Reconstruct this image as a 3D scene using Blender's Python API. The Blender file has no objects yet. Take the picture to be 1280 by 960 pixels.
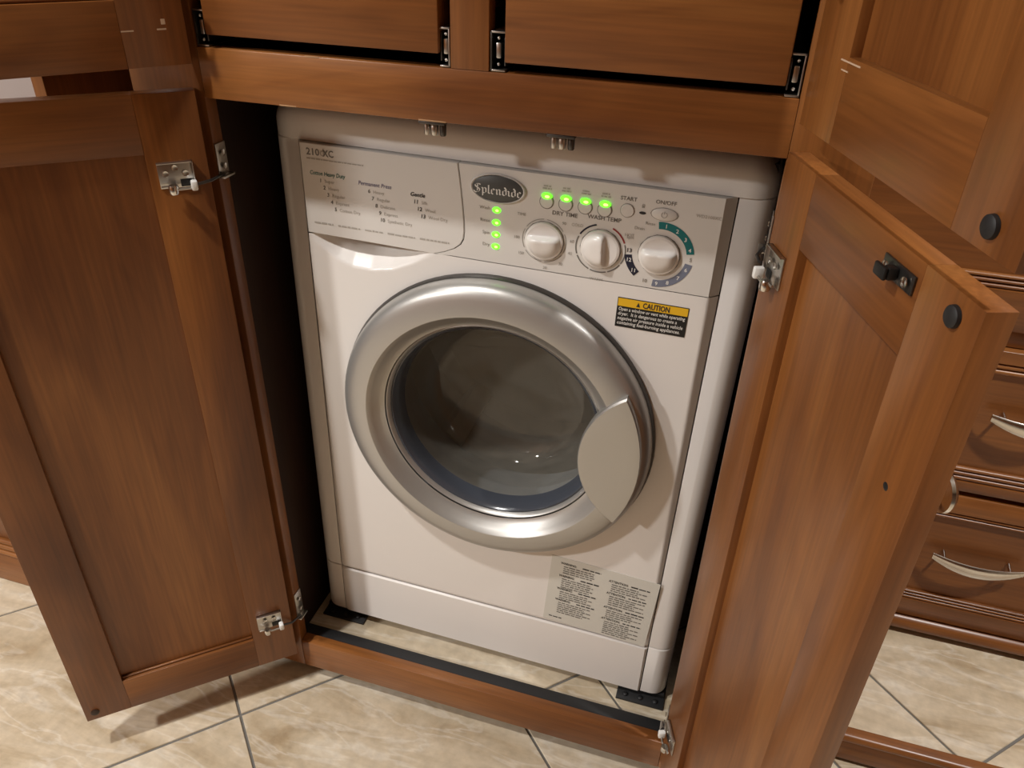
import bpy, bmesh, math, random
from mathutils import Matrix, Vector
random.seed(7)
S = bpy.context.scene
C = S.collection
PI = math.pi

# ------------------------------------------------------------------ camera
cam = bpy.data.cameras.new('camera'); camo = bpy.data.objects.new('camera', cam); C.objects.link(camo)
cam.sensor_fit = 'HORIZONTAL'; cam.sensor_width = 36.0
cam.lens = 976.4561 / 1280 * 36.0
cam.clip_start = 0.01
camo.matrix_world = Matrix((
    (0.9554093784, -0.1769940081, 0.2363599811, 0.2733027258),
    (0.2942295801, 0.5030285703, -0.8126445789, -0.8305716242),
    (0.0249373978, 0.8459523500, 0.5326750864, 1.0758828556),
    (0, 0, 0, 1)))
S.camera = camo

# ------------------------------------------------------------------ world, lights, exposure
FLOOR = -0.088        # main floor
DECK = -0.02          # raised slide-out floor (washer bottom is z = 0)
CEIL = 1.98
w = bpy.data.worlds.new('world'); S.world = w; w.use_nodes = True
w.node_tree.nodes['Background'].inputs[0].default_value = (1.0, 0.93, 0.86, 1)
w.node_tree.nodes['Background'].inputs[1].default_value = 0.08
WARM = (1.0, 0.975, 0.94)
def downlight(x, y, watts, size=0.09, spread=150):
    l = bpy.data.lights.new('ceiling_downlight', 'AREA'); l.shape = 'DISK'; l.size = size
    l.energy = watts; l.color = WARM; l.spread = math.radians(spread)
    o = bpy.data.objects.new('ceiling_downlight', l); C.objects.link(o)
    o.location = (x, y, CEIL - 0.012)
    return o
downlight(-0.66, -0.73, 15.0, 0.09)
downlight(-1.95, -1.98, 72.0, 0.20, 170)
downlight(1.30, -0.38, 24.0)
vs = S.view_settings
vs.view_transform = 'Standard'; vs.look = 'None'; vs.gamma = 1.0; vs.use_curve_mapping = False
vs.exposure = 0.1

# ------------------------------------------------------------------ materials
def new_mat(name):
    m = bpy.data.materials.new(name); m.use_nodes = True
    nt = m.node_tree; return m, nt, nt.nodes['Principled BSDF']
def plain(name, col, rough=0.5, metal=0.0, spec=0.5, coat=0.0, bump=0.0, bscale=300):
    m, nt, b = new_mat(name)
    b.inputs['Base Color'].default_value = (*col, 1); b.inputs['Roughness'].default_value = rough
    b.inputs['Metallic'].default_value = metal; b.inputs['Specular IOR Level'].default_value = spec
    b.inputs['Coat Weight'].default_value = coat; b.inputs['Coat Roughness'].default_value = 0.12
    n = nt.nodes.new('ShaderNodeTexNoise'); n.inputs['Scale'].default_value = bscale
    tc = nt.nodes.new('ShaderNodeTexCoord'); nt.links.new(tc.outputs['Object'], n.inputs['Vector'])
    mr = nt.nodes.new('ShaderNodeMapRange'); mr.inputs['To Min'].default_value = max(0.02, rough - 0.04); mr.inputs['To Max'].default_value = rough + 0.04
    nt.links.new(n.outputs['Fac'], mr.inputs['Value']); nt.links.new(mr.outputs['Result'], b.inputs['Roughness'])
    if bump:
        bp = nt.nodes.new('ShaderNodeBump'); bp.inputs['Strength'].default_value = bump; bp.inputs['Distance'].default_value = 0.001
        nt.links.new(n.outputs['Fac'], bp.inputs['Height']); nt.links.new(bp.outputs['Normal'], b.inputs['Normal'])
    return m
def emit(name, col, s):
    m, nt, b = new_mat(name)
    b.inputs['Base Color'].default_value = (*[c * 0.5 for c in col], 1)
    b.inputs['Emission Color'].default_value = (*col, 1); b.inputs['Emission Strength'].default_value = s
    return m
def wood(name, axis, dark, mid, light, rough=0.36, coat=0.12):
    m, nt, b = new_mat(name); N = nt.nodes.new; L = nt.links.new
    tc = N('ShaderNodeTexCoord'); oi = N('ShaderNodeObjectInfo')
    off = N('ShaderNodeVectorMath'); off.operation = 'SCALE'; off.inputs[0].default_value = (7.3, 3.1, 5.7)
    L(oi.outputs['Random'], off.inputs['Scale'])
    add = N('ShaderNodeVectorMath'); add.operation = 'ADD'; L(tc.outputs['Object'], add.inputs[0]); L(off.outputs[0], add.inputs[1])
    def mapped(along, across):
        mp = N('ShaderNodeMapping'); sc = [across] * 3; sc['xyz'.index(axis)] = along
        mp.inputs['Scale'].default_value = sc; L(add.outputs[0], mp.inputs['Vector']); return mp.outputs[0]
    big = N('ShaderNodeTexNoise'); big.inputs['Scale'].default_value = 1; big.inputs['Detail'].default_value = 3; big.inputs['Distortion'].default_value = 0.6
    L(mapped(2.2, 9), big.inputs['Vector'])
    # growth rings: sine of a warped low-frequency field
    fld = N('ShaderNodeTexNoise'); fld.inputs['Scale'].default_value = 1; fld.inputs['Detail'].default_value = 1.5
    L(mapped(1.3, 7), fld.inputs['Vector'])
    mul = N('ShaderNodeMath'); mul.operation = 'MULTIPLY'; mul.inputs[1].default_value = 75; L(fld.outputs['Fac'], mul.inputs[0])
    sn = N('ShaderNodeMath'); sn.operation = 'SINE'; L(mul.outputs[0], sn.inputs[0])
    ring = N('ShaderNodeMapRange'); ring.inputs['From Min'].default_value = 0.55; ring.inputs['From Max'].default_value = 1; L(sn.outputs[0], ring.inputs['Value'])
    fine = N('ShaderNodeTexNoise'); fine.inputs['Scale'].default_value = 1; fine.inputs['Detail'].default_value = 4
    L(mapped(9, 260), fine.inputs['Vector'])
    cr = N('ShaderNodeValToRGB'); e = cr.color_ramp.elements
    e[0].position = 0.3; e[0].color = (*dark, 1); e[1].position = 0.72; e[1].color = (*light, 1)
    k = e.new(0.52); k.color = (*mid, 1); L(big.outputs['Fac'], cr.inputs[0])
    m1 = N('ShaderNodeMix'); m1.data_type = 'RGBA'; m1.blend_type = 'MULTIPLY'
    L(cr.outputs[0], m1.inputs[6]); m1.inputs[7].default_value = (0.66, 0.58, 0.52, 1)
    rf = N('ShaderNodeMath'); rf.operation = 'MULTIPLY'; rf.inputs[1].default_value = 0.22; L(ring.outputs['Result'], rf.inputs[0]); L(rf.outputs[0], m1.inputs[0])
    m2 = N('ShaderNodeMix'); m2.data_type = 'RGBA'; m2.blend_type = 'MULTIPLY'; L(m1.outputs[2], m2.inputs[6])
    fr = N('ShaderNodeMapRange'); fr.inputs['From Min'].default_value = 0.3; fr.inputs['From Max'].default_value = 0.7
    fr.inputs['To Min'].default_value = 0.82; fr.inputs['To Max'].default_value = 1.1; L(fine.outputs['Fac'], fr.inputs['Value'])
    L(fr.outputs['Result'], m2.inputs[7]); m2.inputs[0].default_value = 1.0
    L(m2.outputs[2], b.inputs['Base Color'])
    b.inputs['Roughness'].default_value = rough; b.inputs['Specular IOR Level'].default_value = 0.38; b.inputs['Coat Weight'].default_value = coat; b.inputs['Coat Roughness'].default_value = 0.22
    bp = N('ShaderNodeBump'); bp.inputs['Strength'].default_value = 0.08; bp.inputs['Distance'].default_value = 0.0006
    L(fine.outputs['Fac'], bp.inputs['Height']); L(bp.outputs['Normal'], b.inputs['Normal'])
    return m
WD, WM, WL = (0.140, 0.045, 0.0110), (0.218, 0.078, 0.0190), (0.290, 0.114, 0.030)
M = {}
for ax in 'xyz': M['wood_' + ax] = wood('cherry_wood_' + ax, ax, WD, WM, WL)
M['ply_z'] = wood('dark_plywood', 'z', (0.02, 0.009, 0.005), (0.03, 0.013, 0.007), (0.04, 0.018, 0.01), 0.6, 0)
M['white'] = plain('white_plastic', (0.80, 0.77, 0.74), 0.32, coat=0.15)
M['panel'] = plain('shaded_white_plastic', (0.70, 0.675, 0.64), 0.4)  # white plastic made greyer: the control panel's shadow is put into the colour
M['silver'] = plain('silver_paint', (0.46, 0.45, 0.43), 0.38, metal=0.65, coat=0.1)
M['silver2'] = plain('silver_paint_smooth', (0.44, 0.43, 0.41), 0.34, metal=0.65)
M['chrome'] = plain('nickel', (0.64, 0.62, 0.59), 0.2, metal=1.0)
M['steel'] = plain('zinc_steel', (0.55, 0.53, 0.50), 0.3, metal=1.0)
M['darksteel'] = plain('dark_steel', (0.10, 0.095, 0.09), 0.35, metal=0.9)
M['drum'] = plain('drum_steel', (0.52, 0.49, 0.43), 0.4, metal=0.3)
M['rubber'] = plain('black_rubber', (0.012, 0.012, 0.013), 0.55)
M['gasket'] = plain('grey_rubber', (0.23, 0.25, 0.29), 0.4)
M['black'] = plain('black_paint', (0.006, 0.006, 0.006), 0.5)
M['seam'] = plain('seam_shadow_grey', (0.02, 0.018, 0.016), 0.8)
M['wplastic'] = plain('white_roller_plastic', (0.8, 0.8, 0.78), 0.3)
M['badge'] = plain('badge_dark', (0.07, 0.073, 0.071), 0.45)
M['ink'] = plain('black_ink', (0.02, 0.02, 0.022), 0.5)
M['inkgrey'] = plain('grey_ink', (0.30, 0.28, 0.25), 0.6)
M['inklight'] = plain('light_grey_ink', (0.42, 0.39, 0.35), 0.6)
M['inkmid'] = plain('mid_grey_ink', (0.16, 0.15, 0.135), 0.6)
M['teal'] = plain('teal_ink', (0.0, 0.16, 0.17), 0.5)
M['navy'] = plain('navy_ink', (0.008, 0.01, 0.03), 0.5)
M['slate'] = plain('slate_blue_ink', (0.17, 0.19, 0.26), 0.5)
M['red'] = plain('red_ink', (0.30, 0.03, 0.03), 0.5)
M['green_ink'] = plain('green_ink', (0.01, 0.13, 0.11), 0.5)
M['violet_ink'] = plain('violet_ink', (0.14, 0.13, 0.22), 0.5)
M['whiteink'] = plain('white_ink', (0.8, 0.79, 0.76), 0.5)
M['yellow'] = plain('yellow_print', (0.80, 0.47, 0.01), 0.45)
M['label_grey'] = plain('grey_sticker', (0.66, 0.65, 0.595), 0.5)
M['led'] = emit('green_led', (0.12, 1.0, 0.02), 2.2)
M['led_core'] = emit('green_led_core', (0.45, 1.0, 0.12), 3.2)
M['grout'] = plain('grey_grout', (0.16, 0.15, 0.135), 0.85, bump=0.3)
M['pale'] = plain('pale_wall_paint', (0.40, 0.34, 0.32), 0.6)
M['tan'] = plain('tan_wall_covering', (0.33, 0.26, 0.19), 0.7)
M['cream'] = plain('cream_ceiling', (0.72, 0.66, 0.56), 0.7)
def glass_mat():
    m, nt, b = new_mat('tinted_door_glass'); nt.nodes.remove(b); N = nt.nodes.new; L = nt.links.new
    out = nt.nodes['Material Output']
    g = N('ShaderNodeBsdfGlossy'); g.inputs['Roughness'].default_value = 0.03
    t = N('ShaderNodeBsdfTransparent'); t.inputs['Color'].default_value = (0.86, 0.85, 0.80, 1)
    f = N('ShaderNodeFresnel'); f.inputs['IOR'].default_value = 1.55
    mx = N('ShaderNodeMixShader'); L(f.outputs[0], mx.inputs[0]); L(t.outputs[0], mx.inputs[1]); L(g.outputs[0], mx.inputs[2]); # diffuse haze painted into the glass to lighten the dark interior
    df = N('ShaderNodeBsdfDiffuse'); df.inputs['Color'].default_value = (0.42, 0.39, 0.33, 1)
    no = N('ShaderNodeTexNoise'); no.inputs['Scale'].default_value = 9; no.inputs['Detail'].default_value = 5
    mr = N('ShaderNodeMapRange'); mr.inputs['To Min'].default_value = 0.12; mr.inputs['To Max'].default_value = 0.27; L(no.outputs['Fac'], mr.inputs['Value'])
    m2 = N('ShaderNodeMixShader'); L(mr.outputs['Result'], m2.inputs[0]); L(mx.outputs[0], m2.inputs[1]); L(df.outputs[0], m2.inputs[2]); L(m2.outputs[0], out.inputs[0])
    return m
M['glass'] = glass_mat()
def tile_mat():
    m, nt, b = new_mat('travertine_tile'); N = nt.nodes.new; L = nt.links.new
    tc = N('ShaderNodeTexCoord'); oi = N('ShaderNodeObjectInfo')
    off = N('ShaderNodeVectorMath'); off.operation = 'SCALE'; off.inputs[0].default_value = (9.1, 4.7, 0); L(oi.outputs['Random'], off.inputs['Scale'])
    add = N('ShaderNodeVectorMath'); add.operation = 'ADD'; L(tc.outputs['Object'], add.inputs[0]); L(off.outputs[0], add.inputs[1])
    mp = N('ShaderNodeMapping'); mp.inputs['Rotation'].default_value = (0, 0, math.radians(-52)); mp.inputs['Scale'].default_value = (0.8, 3.0, 1); L(add.outputs[0], mp.inputs['Vector'])
    a = N('ShaderNodeTexNoise'); a.inputs['Scale'].default_value = 4.2; a.inputs['Detail'].default_value = 6; a.inputs['Roughness'].default_value = 0.6; a.inputs['Distortion'].default_value = 0.8
    L(mp.outputs[0], a.inputs['Vector'])
    cr = N('ShaderNodeValToRGB'); e = cr.color_ramp.elements
    e[0].position = 0.30; e[0].color = (0.37, 0.275, 0.165, 1); e[1].position = 0.70; e[1].color = (0.70, 0.62, 0.49, 1)
    k = e.new(0.45); k.color = (0.52, 0.425, 0.295, 1); k = e.new(0.57); k.color = (0.60, 0.505, 0.37, 1)
    L(a.outputs['Fac'], cr.inputs[0])
    v = N('ShaderNodeTexNoise'); v.inputs['Scale'].default_value = 7; v.inputs['Detail'].default_value = 5; v.inputs['Distortion'].default_value = 0.7; L(mp.outputs[0], v.inputs['Vector'])
    vr = N('ShaderNodeValToRGB'); e = vr.color_ramp.elements
    e[0].position = 0.465; e[0].color = (0, 0, 0, 1); e[1].position = 0.535; e[1].color = (0, 0, 0, 1); k = e.new(0.5); k.color = (1, 1, 1, 1)
    L(v.outputs['Fac'], vr.inputs[0])
    vm = N('ShaderNodeMath'); vm.operation = 'MULTIPLY'; L(vr.outputs[0], vm.inputs[0]); vm.inputs[1].default_value = 0.32
    m1 = N('ShaderNodeMix'); m1.data_type = 'RGBA'; L(vm.outputs[0], m1.inputs[0]); L(cr.outputs[0], m1.inputs[6]); m1.inputs[7].default_value = (0.80, 0.76, 0.68, 1)
    sp = N('ShaderNodeTexNoise'); sp.inputs['Scale'].default_value = 60; sp.inputs['Detail'].default_value = 3; L(add.outputs[0], sp.inputs['Vector'])
    sr = N('ShaderNodeMapRange'); sr.inputs['From Min'].default_value = 0.3; sr.inputs['From Max'].default_value = 0.7; sr.inputs['To Min'].default_value = 0.88; sr.inputs['To Max'].default_value = 1.08; L(sp.outputs['Fac'], sr.inputs['Value'])
    m2 = N('ShaderNodeMix'); m2.data_type = 'RGBA'; m2.blend_type = 'MULTIPLY'; m2.inputs[0].default_value = 1; L(m1.outputs[2], m2.inputs[6]); L(sr.outputs['Result'], m2.inputs[7])
    L(m2.outputs[2], b.inputs['Base Color']); b.inputs['Roughness'].default_value = 0.42
    bp = N('ShaderNodeBump'); bp.inputs['Strength'].default_value = 0.25; bp.inputs['Distance'].default_value = 0.001; L(a.outputs['Fac'], bp.inputs['Height']); L(bp.outputs['Normal'], b.inputs['Normal'])
    return m
M['tile'] = tile_mat()

# ------------------------------------------------------------------ mesh helpers
def link(name, me, mat, parent=None, loc=(0, 0, 0), rot=None):
    o = bpy.data.objects.new(name, me); C.objects.link(o)
    if mat is not None and not me.materials: me.materials.append(M[mat] if isinstance(mat, str) else mat)
    o.location = loc
    if rot: o.rotation_euler = rot
    if parent: o.parent = parent
    return o
def finish(bm, name, smooth=None):
    bmesh.ops.recalc_face_normals(bm, faces=bm.faces)
    me = bpy.data.meshes.new(name); bm.to_mesh(me); bm.free()
    if smooth is not None:
        for p in me.polygons: p.use_smooth = True
        try: me.set_sharp_from_angle(angle=math.radians(smooth))
        except Exception: pass
    return me
def box(name, x0, x1, y0, y1, z0, z1, mat, parent=None, bevel=0.0015, seg=2):
    c = ((x0 + x1) / 2, (y0 + y1) / 2, (z0 + z1) / 2)
    bm = bmesh.new(); bmesh.ops.create_cube(bm, size=1)
    for v in bm.verts: v.co = Vector((v.co.x * (x1 - x0), v.co.y * (y1 - y0), v.co.z * (z1 - z0)))
    if bevel: bmesh.ops.bevel(bm, geom=bm.edges[:], offset=min(bevel, 0.45 * min(x1 - x0, y1 - y0, z1 - z0)), segments=seg, profile=0.5, affect='EDGES')
    return link(name, finish(bm, name, 35), mat, parent, c)
def loft(name, rings, mat, parent=None, loc=(0, 0, 0), rot=None, cap0=True, cap1=True, smooth=40, closed=True):
    bm = bmesh.new(); R = [[bm.verts.new(p) for p in r] for r in rings]; n = len(R[0])
    for a, b in zip(R, R[1:]):
        for i in range(n if closed else n - 1):
            j = (i + 1) % n; bm.faces.new((a[i], a[j], b[j], b[i]))
    if cap0: bm.faces.new(R[0][::-1])
    if cap1: bm.faces.new(R[-1])
    return link(name, finish(bm, name, smooth), mat, parent, loc, rot)
def prism(name, pts, y0, y1, mat, parent=None, loc=(0, 0, 0), rot=None, chamfer=0.0, smooth=40):
    """outline in (x, z); front at y0, back at y1; chamfer eases the front edge"""
    def ins(d):
        if not d: return pts
        n = len(pts); out = []
        area = sum(pts[i][0] * pts[(i + 1) % n][1] - pts[(i + 1) % n][0] * pts[i][1] for i in range(n)); sg = 1 if area > 0 else -1
        for i in range(n):
            a, p, q = Vector(pts[i - 1]), Vector(pts[i]), Vector(pts[(i + 1) % n])
            e1 = (p - a).normalized(); e2 = (q - p).normalized()
            n1 = Vector((-e1.y, e1.x)) * sg; n2 = Vector((-e2.y, e2.x)) * sg; nn = (n1 + n2)
            nn = nn / max(0.3, nn.length_squared / 2)
            out.append(tuple(p + nn * d))
        return out
    rings = []
    if chamfer: rings.append([(x, y0, z) for x, z in ins(chamfer)]); rings.append([(x, y0 + chamfer, z) for x, z in pts])
    else: rings.append([(x, y0, z) for x, z in pts])
    rings.append([(x, y1, z) for x, z in pts])
    return loft(name, rings, mat, parent, loc, rot, smooth=smooth)
def lathe(name, prof, mat, parent=None, loc=(0, 0, 0), rot=None, n=48, cap0=False, cap1=False, smooth=40, closed_prof=False):
    """profile of (radius, y) turned about the y axis"""
    rings = []
    for r, y in prof + ([prof[0]] if closed_prof else []):
        rings.append([(r * math.cos(2 * PI * i / n), y, r * math.sin(2 * PI * i / n)) for i in range(n)])
    bm = bmesh.new(); R = [[bm.verts.new(p) for p in r] for r in rings]
    for a, b in zip(R, R[1:]):
        for i in range(n):
            j = (i + 1) % n; bm.faces.new((a[i], a[j], b[j], b[i]))
    if cap0: bm.faces.new(R[0][::-1])
    if cap1: bm.faces.new(R[-1])
    bmesh.ops.remove_doubles(bm, verts=bm.verts, dist=1e-6)
    return link(name, finish(bm, name, smooth), mat, parent, loc, rot)
def tube(name, path, r, mat, parent=None, n=10, loc=(0, 0, 0), flat=1.0):
    path = [Vector(p) for p in path]; rings = []
    for i, p in enumerate(path):
        d = (path[min(i + 1, len(path) - 1)] - path[max(i - 1, 0)]).normalized()
        up = Vector((0, 0, 1)) if abs(d.z) < 0.9 else Vector((1, 0, 0))
        a = d.cross(up).normalized(); b = a.cross(d)
        rr = r[i] if isinstance(r, (list, tuple)) else r
        rings.append([tuple(p + a * rr * math.cos(2 * PI * k / n) + b * rr * flat * math.sin(2 * PI * k / n)) for k in range(n)])
    return loft(name, rings, mat, parent, loc, smooth=60)
def thing(name, label, cat, loc=(0, 0, 0), rot=(0, 0, 0), group=None):
    o = bpy.data.objects.new(name, None); C.objects.link(o); o.location = loc; o.rotation_euler = rot
    o.empty_display_size = 0.05
    o['label'] = label; o['category'] = cat
    if group: o['group'] = group
    return o
def struct(o, label=None):
    o['kind'] = 'structure'
    if label: o['label'] = label
    return o
def setp(o, label): o['label'] = label; return o

# flat print: text and shapes collected in one mesh, in the (x, z) plane facing -y
class Print:
    def __init__(self): self.v = []; self.f = []
    def poly(self, pts):
        b = len(self.v); self.v += [(x, 0, z) for x, z in pts]; self.f.append(list(range(b, b + len(pts))))
    def rect(self, x0, x1, z0, z1): self.poly([(x0, z0), (x1, z0), (x1, z1), (x0, z1)])
    def arc(self, cx, cz, r0, r1, a0, a1, n=14):
        A = [math.radians(a0 + (a1 - a0) * i / n) for i in range(n + 1)]
        for p, q in zip(A, A[1:]):
            self.poly([(cx + r0 * math.cos(p), cz + r0 * math.sin(p)), (cx + r0 * math.cos(q), cz + r0 * math.sin(q)), (cx + r1 * math.cos(q), cz + r1 * math.sin(q)), (cx + r1 * math.cos(p), cz + r1 * math.sin(p))])
    def text(self, s, x, z, size, align='LEFT', width=None, bold=0.0, shear=0.0, rot=0.0, res=2):
        cu = bpy.data.curves.new('t', 'FONT'); cu.body = s; cu.size = size; cu.align_x = align; cu.resolution_u = res
        cu.offset = bold * size; cu.shear = shear
        ob = bpy.data.objects.new('t', cu); C.objects.link(ob)
        dg = bpy.context.evaluated_depsgraph_get(); me = bpy.data.meshes.new_from_object(ob.evaluated_get(dg))
        k = 1.0
        if width:
            xs = [v.co.x for v in me.vertices]; k = width / (max(xs) - min(xs))
        b = len(self.v); cr, sr = math.cos(rot), math.sin(rot)
        for v in me.vertices:
            u, t = v.co.x * k, v.co.y; self.v.append((x + u * cr - t * sr, 0, z + u * sr + t * cr))
        self.f += [[b + i for i in p.vertices] for p in me.polygons]
        bpy.data.objects.remove(ob); bpy.data.curves.remove(cu); bpy.data.meshes.remove(me)
    def greek(self, x, z, width, h, seed):
        """a line of print too small to read: short broken bars"""
        r = random.Random(seed); u = x
        while u < x + width:
            l = min(r.uniform(1.2, 4.2) * h, x + width - u); self.rect(u, u + l, z, z + h * r.uniform(0.75, 1)); u += l + h * 0.55
    def pen(self, strokes, x, z, k, nib=0.2, ang=38):
        nx, nz = nib / 2 * math.cos(math.radians(ang)), nib / 2 * math.sin(math.radians(ang))
        for st in strokes:
            for (ax, az), (bx, bz) in zip(st, st[1:]):
                q = [(ax - nx, az - nz), (ax + nx, az + nz), (bx + nx, bz + nz), (bx - nx, bz - nz)]
                self.poly([(x + u * k, z + t * k) for u, t in q])
    def build(self, name, mat, parent, y, loc=(0, 0), roty=0.0):
        me = bpy.data.meshes.new(name); me.from_pydata(self.v, [], self.f)
        return link(name, me, mat, parent, (loc[0], y, loc[1]), (0, roty, 0) if roty else None)

# ------------------------------------------------------------------ floors and tiles
def clip(poly, ax, lim, keep_less):
    out = []
    for i in range(len(poly)):
        p, q = poly[i - 1], poly[i]
        ip = (p[ax] <= lim) == keep_less or p[ax] == lim; iq = (q[ax] <= lim) == keep_less or q[ax] == lim
        if ip != iq:
            t = (lim - p[ax]) / (q[ax] - p[ax]); out.append((p[0] + t * (q[0] - p[0]), p[1] + t * (q[1] - p[1])))
        if iq: out.append(q)
    return out
DIAG = 0.5815; GAP = 0.0042
def lay_tiles(parent, sp, sm, top, x0, x1, y0, y1, holes=()):
    for i in range(-8, 9):
        for j in range(-8, 9):
            a0, b0 = sp + i * DIAG, sm + j * DIAG
            cx, cy = (a0 + b0 + DIAG) / 2, (a0 - b0) / 2
            h = DIAG / 2 - GAP * 0.7
            poly = [(cx + h, cy), (cx, cy + h), (cx - h, cy), (cx, cy - h)]
            for ax, lim, less in ((0, x1, True), (0, x0, False), (1, y1, True), (1, y0, False)):
                poly = clip(poly, ax, lim, less)
                if len(poly) < 3: break
            if len(poly) < 3: continue
            px = sum(p[0] for p in poly) / len(poly); py = sum(p[1] for p in poly) / len(poly)
            ar = abs(sum(poly[k - 1][0] * poly[k][1] - poly[k][0] * poly[k - 1][1] for k in range(len(poly)))) / 2
            if ar < 2e-4: continue
            e = 0.0012
            def ring(z, d): return [(x - px - d * (x - px) / max(1e-6, math.hypot(x - px, y - py)), y - py - d * (y - py) / max(1e-6, math.hypot(x - px, y - py)), z) for x, y in poly]
            loft('tile', [ring(-0.006, 0), ring(-e, 0), ring(0, e)], 'tile', parent, (px - parent.location.x, py - parent.location.y, top - parent.location.z), smooth=20)
floor = struct(box('floor', -3.2, 2.0, -2.9, 0.35, FLOOR - 0.06, FLOOR - 0.0025, 'grout', bevel=0), 'beige stone tile floor laid diagonally with grey grout')
lay_tiles(floor, -0.5525, -0.178, FLOOR, -1.75, 1.75, -1.6, 0.33)
deck = struct(box('floor', -0.3185, 0.330, -0.062, 0.60, DECK - 0.03, DECK - 0.0025, 'grout', bevel=0), 'raised beige tile floor inside the washer cabinet')
lay_tiles(deck, 0.2075, 0.144, DECK, -0.3185, 0.330, -0.062, 0.60)
deck2 = struct(box('floor', 0.375, 1.75, 0.045, 0.60, DECK - 0.05, DECK - 0.0025, 'grout', bevel=0), 'raised beige tile floor in front of the drawer chest')
lay_tiles(deck2, 0.2075, 0.144, DECK, 0.375, 1.75, 0.045, 0.45)
# bullnose and riser along the edge of the raised floor
def moulding(name, prof, x0, x1, mat, parent=None):
    """profile of (y, z) run along x"""
    cy = sum(p[0] for p in prof) / len(prof); cz = sum(p[1] for p in prof) / len(prof); cx = (x0 + x1) / 2
    return loft(name, [[(x - cx, y - cy, z - cz) for y, z in prof] for x in (x0, x1)], mat, parent, (cx, cy, cz), smooth=45)
def half_round(yf, zc, r, back, n=8):
    return [(back, zc + r)] + [(yf + r - r * math.sin(PI * k / n) , zc + r * math.cos(PI * k / n)) for k in range(n + 1)] + [(back, zc - r)]
nosing = struct(moulding('trim_1', half_round(0.030, DECK - 0.006, 0.008, 0.05), 0.385, 1.75, 'wood_x'), 'rounded wooden nosing along the edge of the raised tile floor')
riser = struct(box('trim_2', 0.385, 1.75, 0.036, 0.0445, -0.080, DECK - 0.0145, 'wood_x'), 'wooden riser board below the nosing of the raised floor')
# ------------------------------------------------------------------ room shell out of view
struct(box('ceiling', -3.2, 2.0, -2.9, 0.95, CEIL, CEIL + 0.04, 'cream', bevel=0), 'cream ceiling')
struct(box('wall_front', -3.2, 2.0, -2.94, -2.9, FLOOR, CEIL, 'wood_z', bevel=0), 'wooden wall behind the viewer')
struct(box('wall_right', 2.0, 2.04, -2.9, 0.95, FLOOR, CEIL, 'tan', bevel=0), 'tan wall on the right')
struct(box('wall_left', -3.24, -3.2, -2.9, 0.95, FLOOR, CEIL, 'tan', bevel=0), 'tan wall on the left')
struct(box('wall_back', -3.2, 2.0, 0.95, 0.99, FLOOR, CEIL, 'tan', bevel=0), 'tan wall behind the cabinets')

# ------------------------------------------------------------------ the washer cabinet
XL, XR, ZT, ZB, ZTT, YF, YB = -0.2991, 0.3079, 0.8789, 0.0038, 0.9309, -0.085, -0.066
TOPZ = 1.52
cab = thing('washer_cabinet', 'reddish cherry cabinet with open doors around the white washer dryer', 'cabinet')
G = cab
SLW, SRW = -0.392, 0.384
stL = box('face_stile', SLW, XL, YF, YB, -0.058, TOPZ, 'wood_z', G)
stR = box('face_stile', XR, SRW, YF, YB, -0.058, TOPZ, 'wood_z', G)
box('drawer_rail', XL, XR, YF, YB, ZT, ZTT, 'wood_x', G, 0.0012)
box('bottom_rail', XL, XR, YF, YB, -0.058, ZB, 'wood_x', G, 0.002)
box('center_stile', -0.0145, 0.0244, YF, YB, ZTT, 1.30, 'wood_z', G, 0.0012)
box('upper_rail', XL, XR, YF, YB, 1.30, 1.36, 'wood_x', G, 0.0012)
box('top_rail', XL, XR, YF, YB, TOPZ - 0.05, TOPZ, 'wood_x', G, 0.0012)
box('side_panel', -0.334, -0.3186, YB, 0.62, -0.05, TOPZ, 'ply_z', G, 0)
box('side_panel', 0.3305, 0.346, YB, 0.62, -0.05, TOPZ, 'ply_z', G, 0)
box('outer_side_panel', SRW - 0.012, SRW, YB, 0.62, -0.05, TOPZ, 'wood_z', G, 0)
box('outer_side_panel', SLW, SLW + 0.012, YB, 0.62, -0.05, TOPZ, 'ply_z', G, 0)  # dark material instead of cherry: the recess's shade is put into the colour
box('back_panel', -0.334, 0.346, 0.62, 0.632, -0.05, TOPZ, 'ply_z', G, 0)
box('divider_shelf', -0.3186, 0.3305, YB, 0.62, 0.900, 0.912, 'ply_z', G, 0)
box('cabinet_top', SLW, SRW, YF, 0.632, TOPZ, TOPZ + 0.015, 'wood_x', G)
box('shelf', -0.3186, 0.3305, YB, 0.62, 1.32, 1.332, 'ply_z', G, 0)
setp(box('rubber_strip', -0.3185, 0.3303, -0.0655, -0.0405, DECK + 0.0002, -0.004, 'rubber', G, 0.003), 'black rubber strip behind the bottom rail')
box('toe_board', -0.36, 0.36, 0.02, 0.03, FLOOR + 0.0005, -0.05, 'wood_x', G, 0)
# worn chips on the rail edge
for x, z, l in ((-0.172, ZTT - 0.0006, 0.016), (-0.208, ZT + 0.0008, 0.02), (-0.05, ZT + 0.0008, 0.03)):
    box('edge_chip', x, x + l, YF - 0.0003, YF + 0.002, z - 0.0008, z + 0.0008, plain('bare_wood', (0.34, 0.19, 0.09), 0.7), G, 0.0004)

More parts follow.
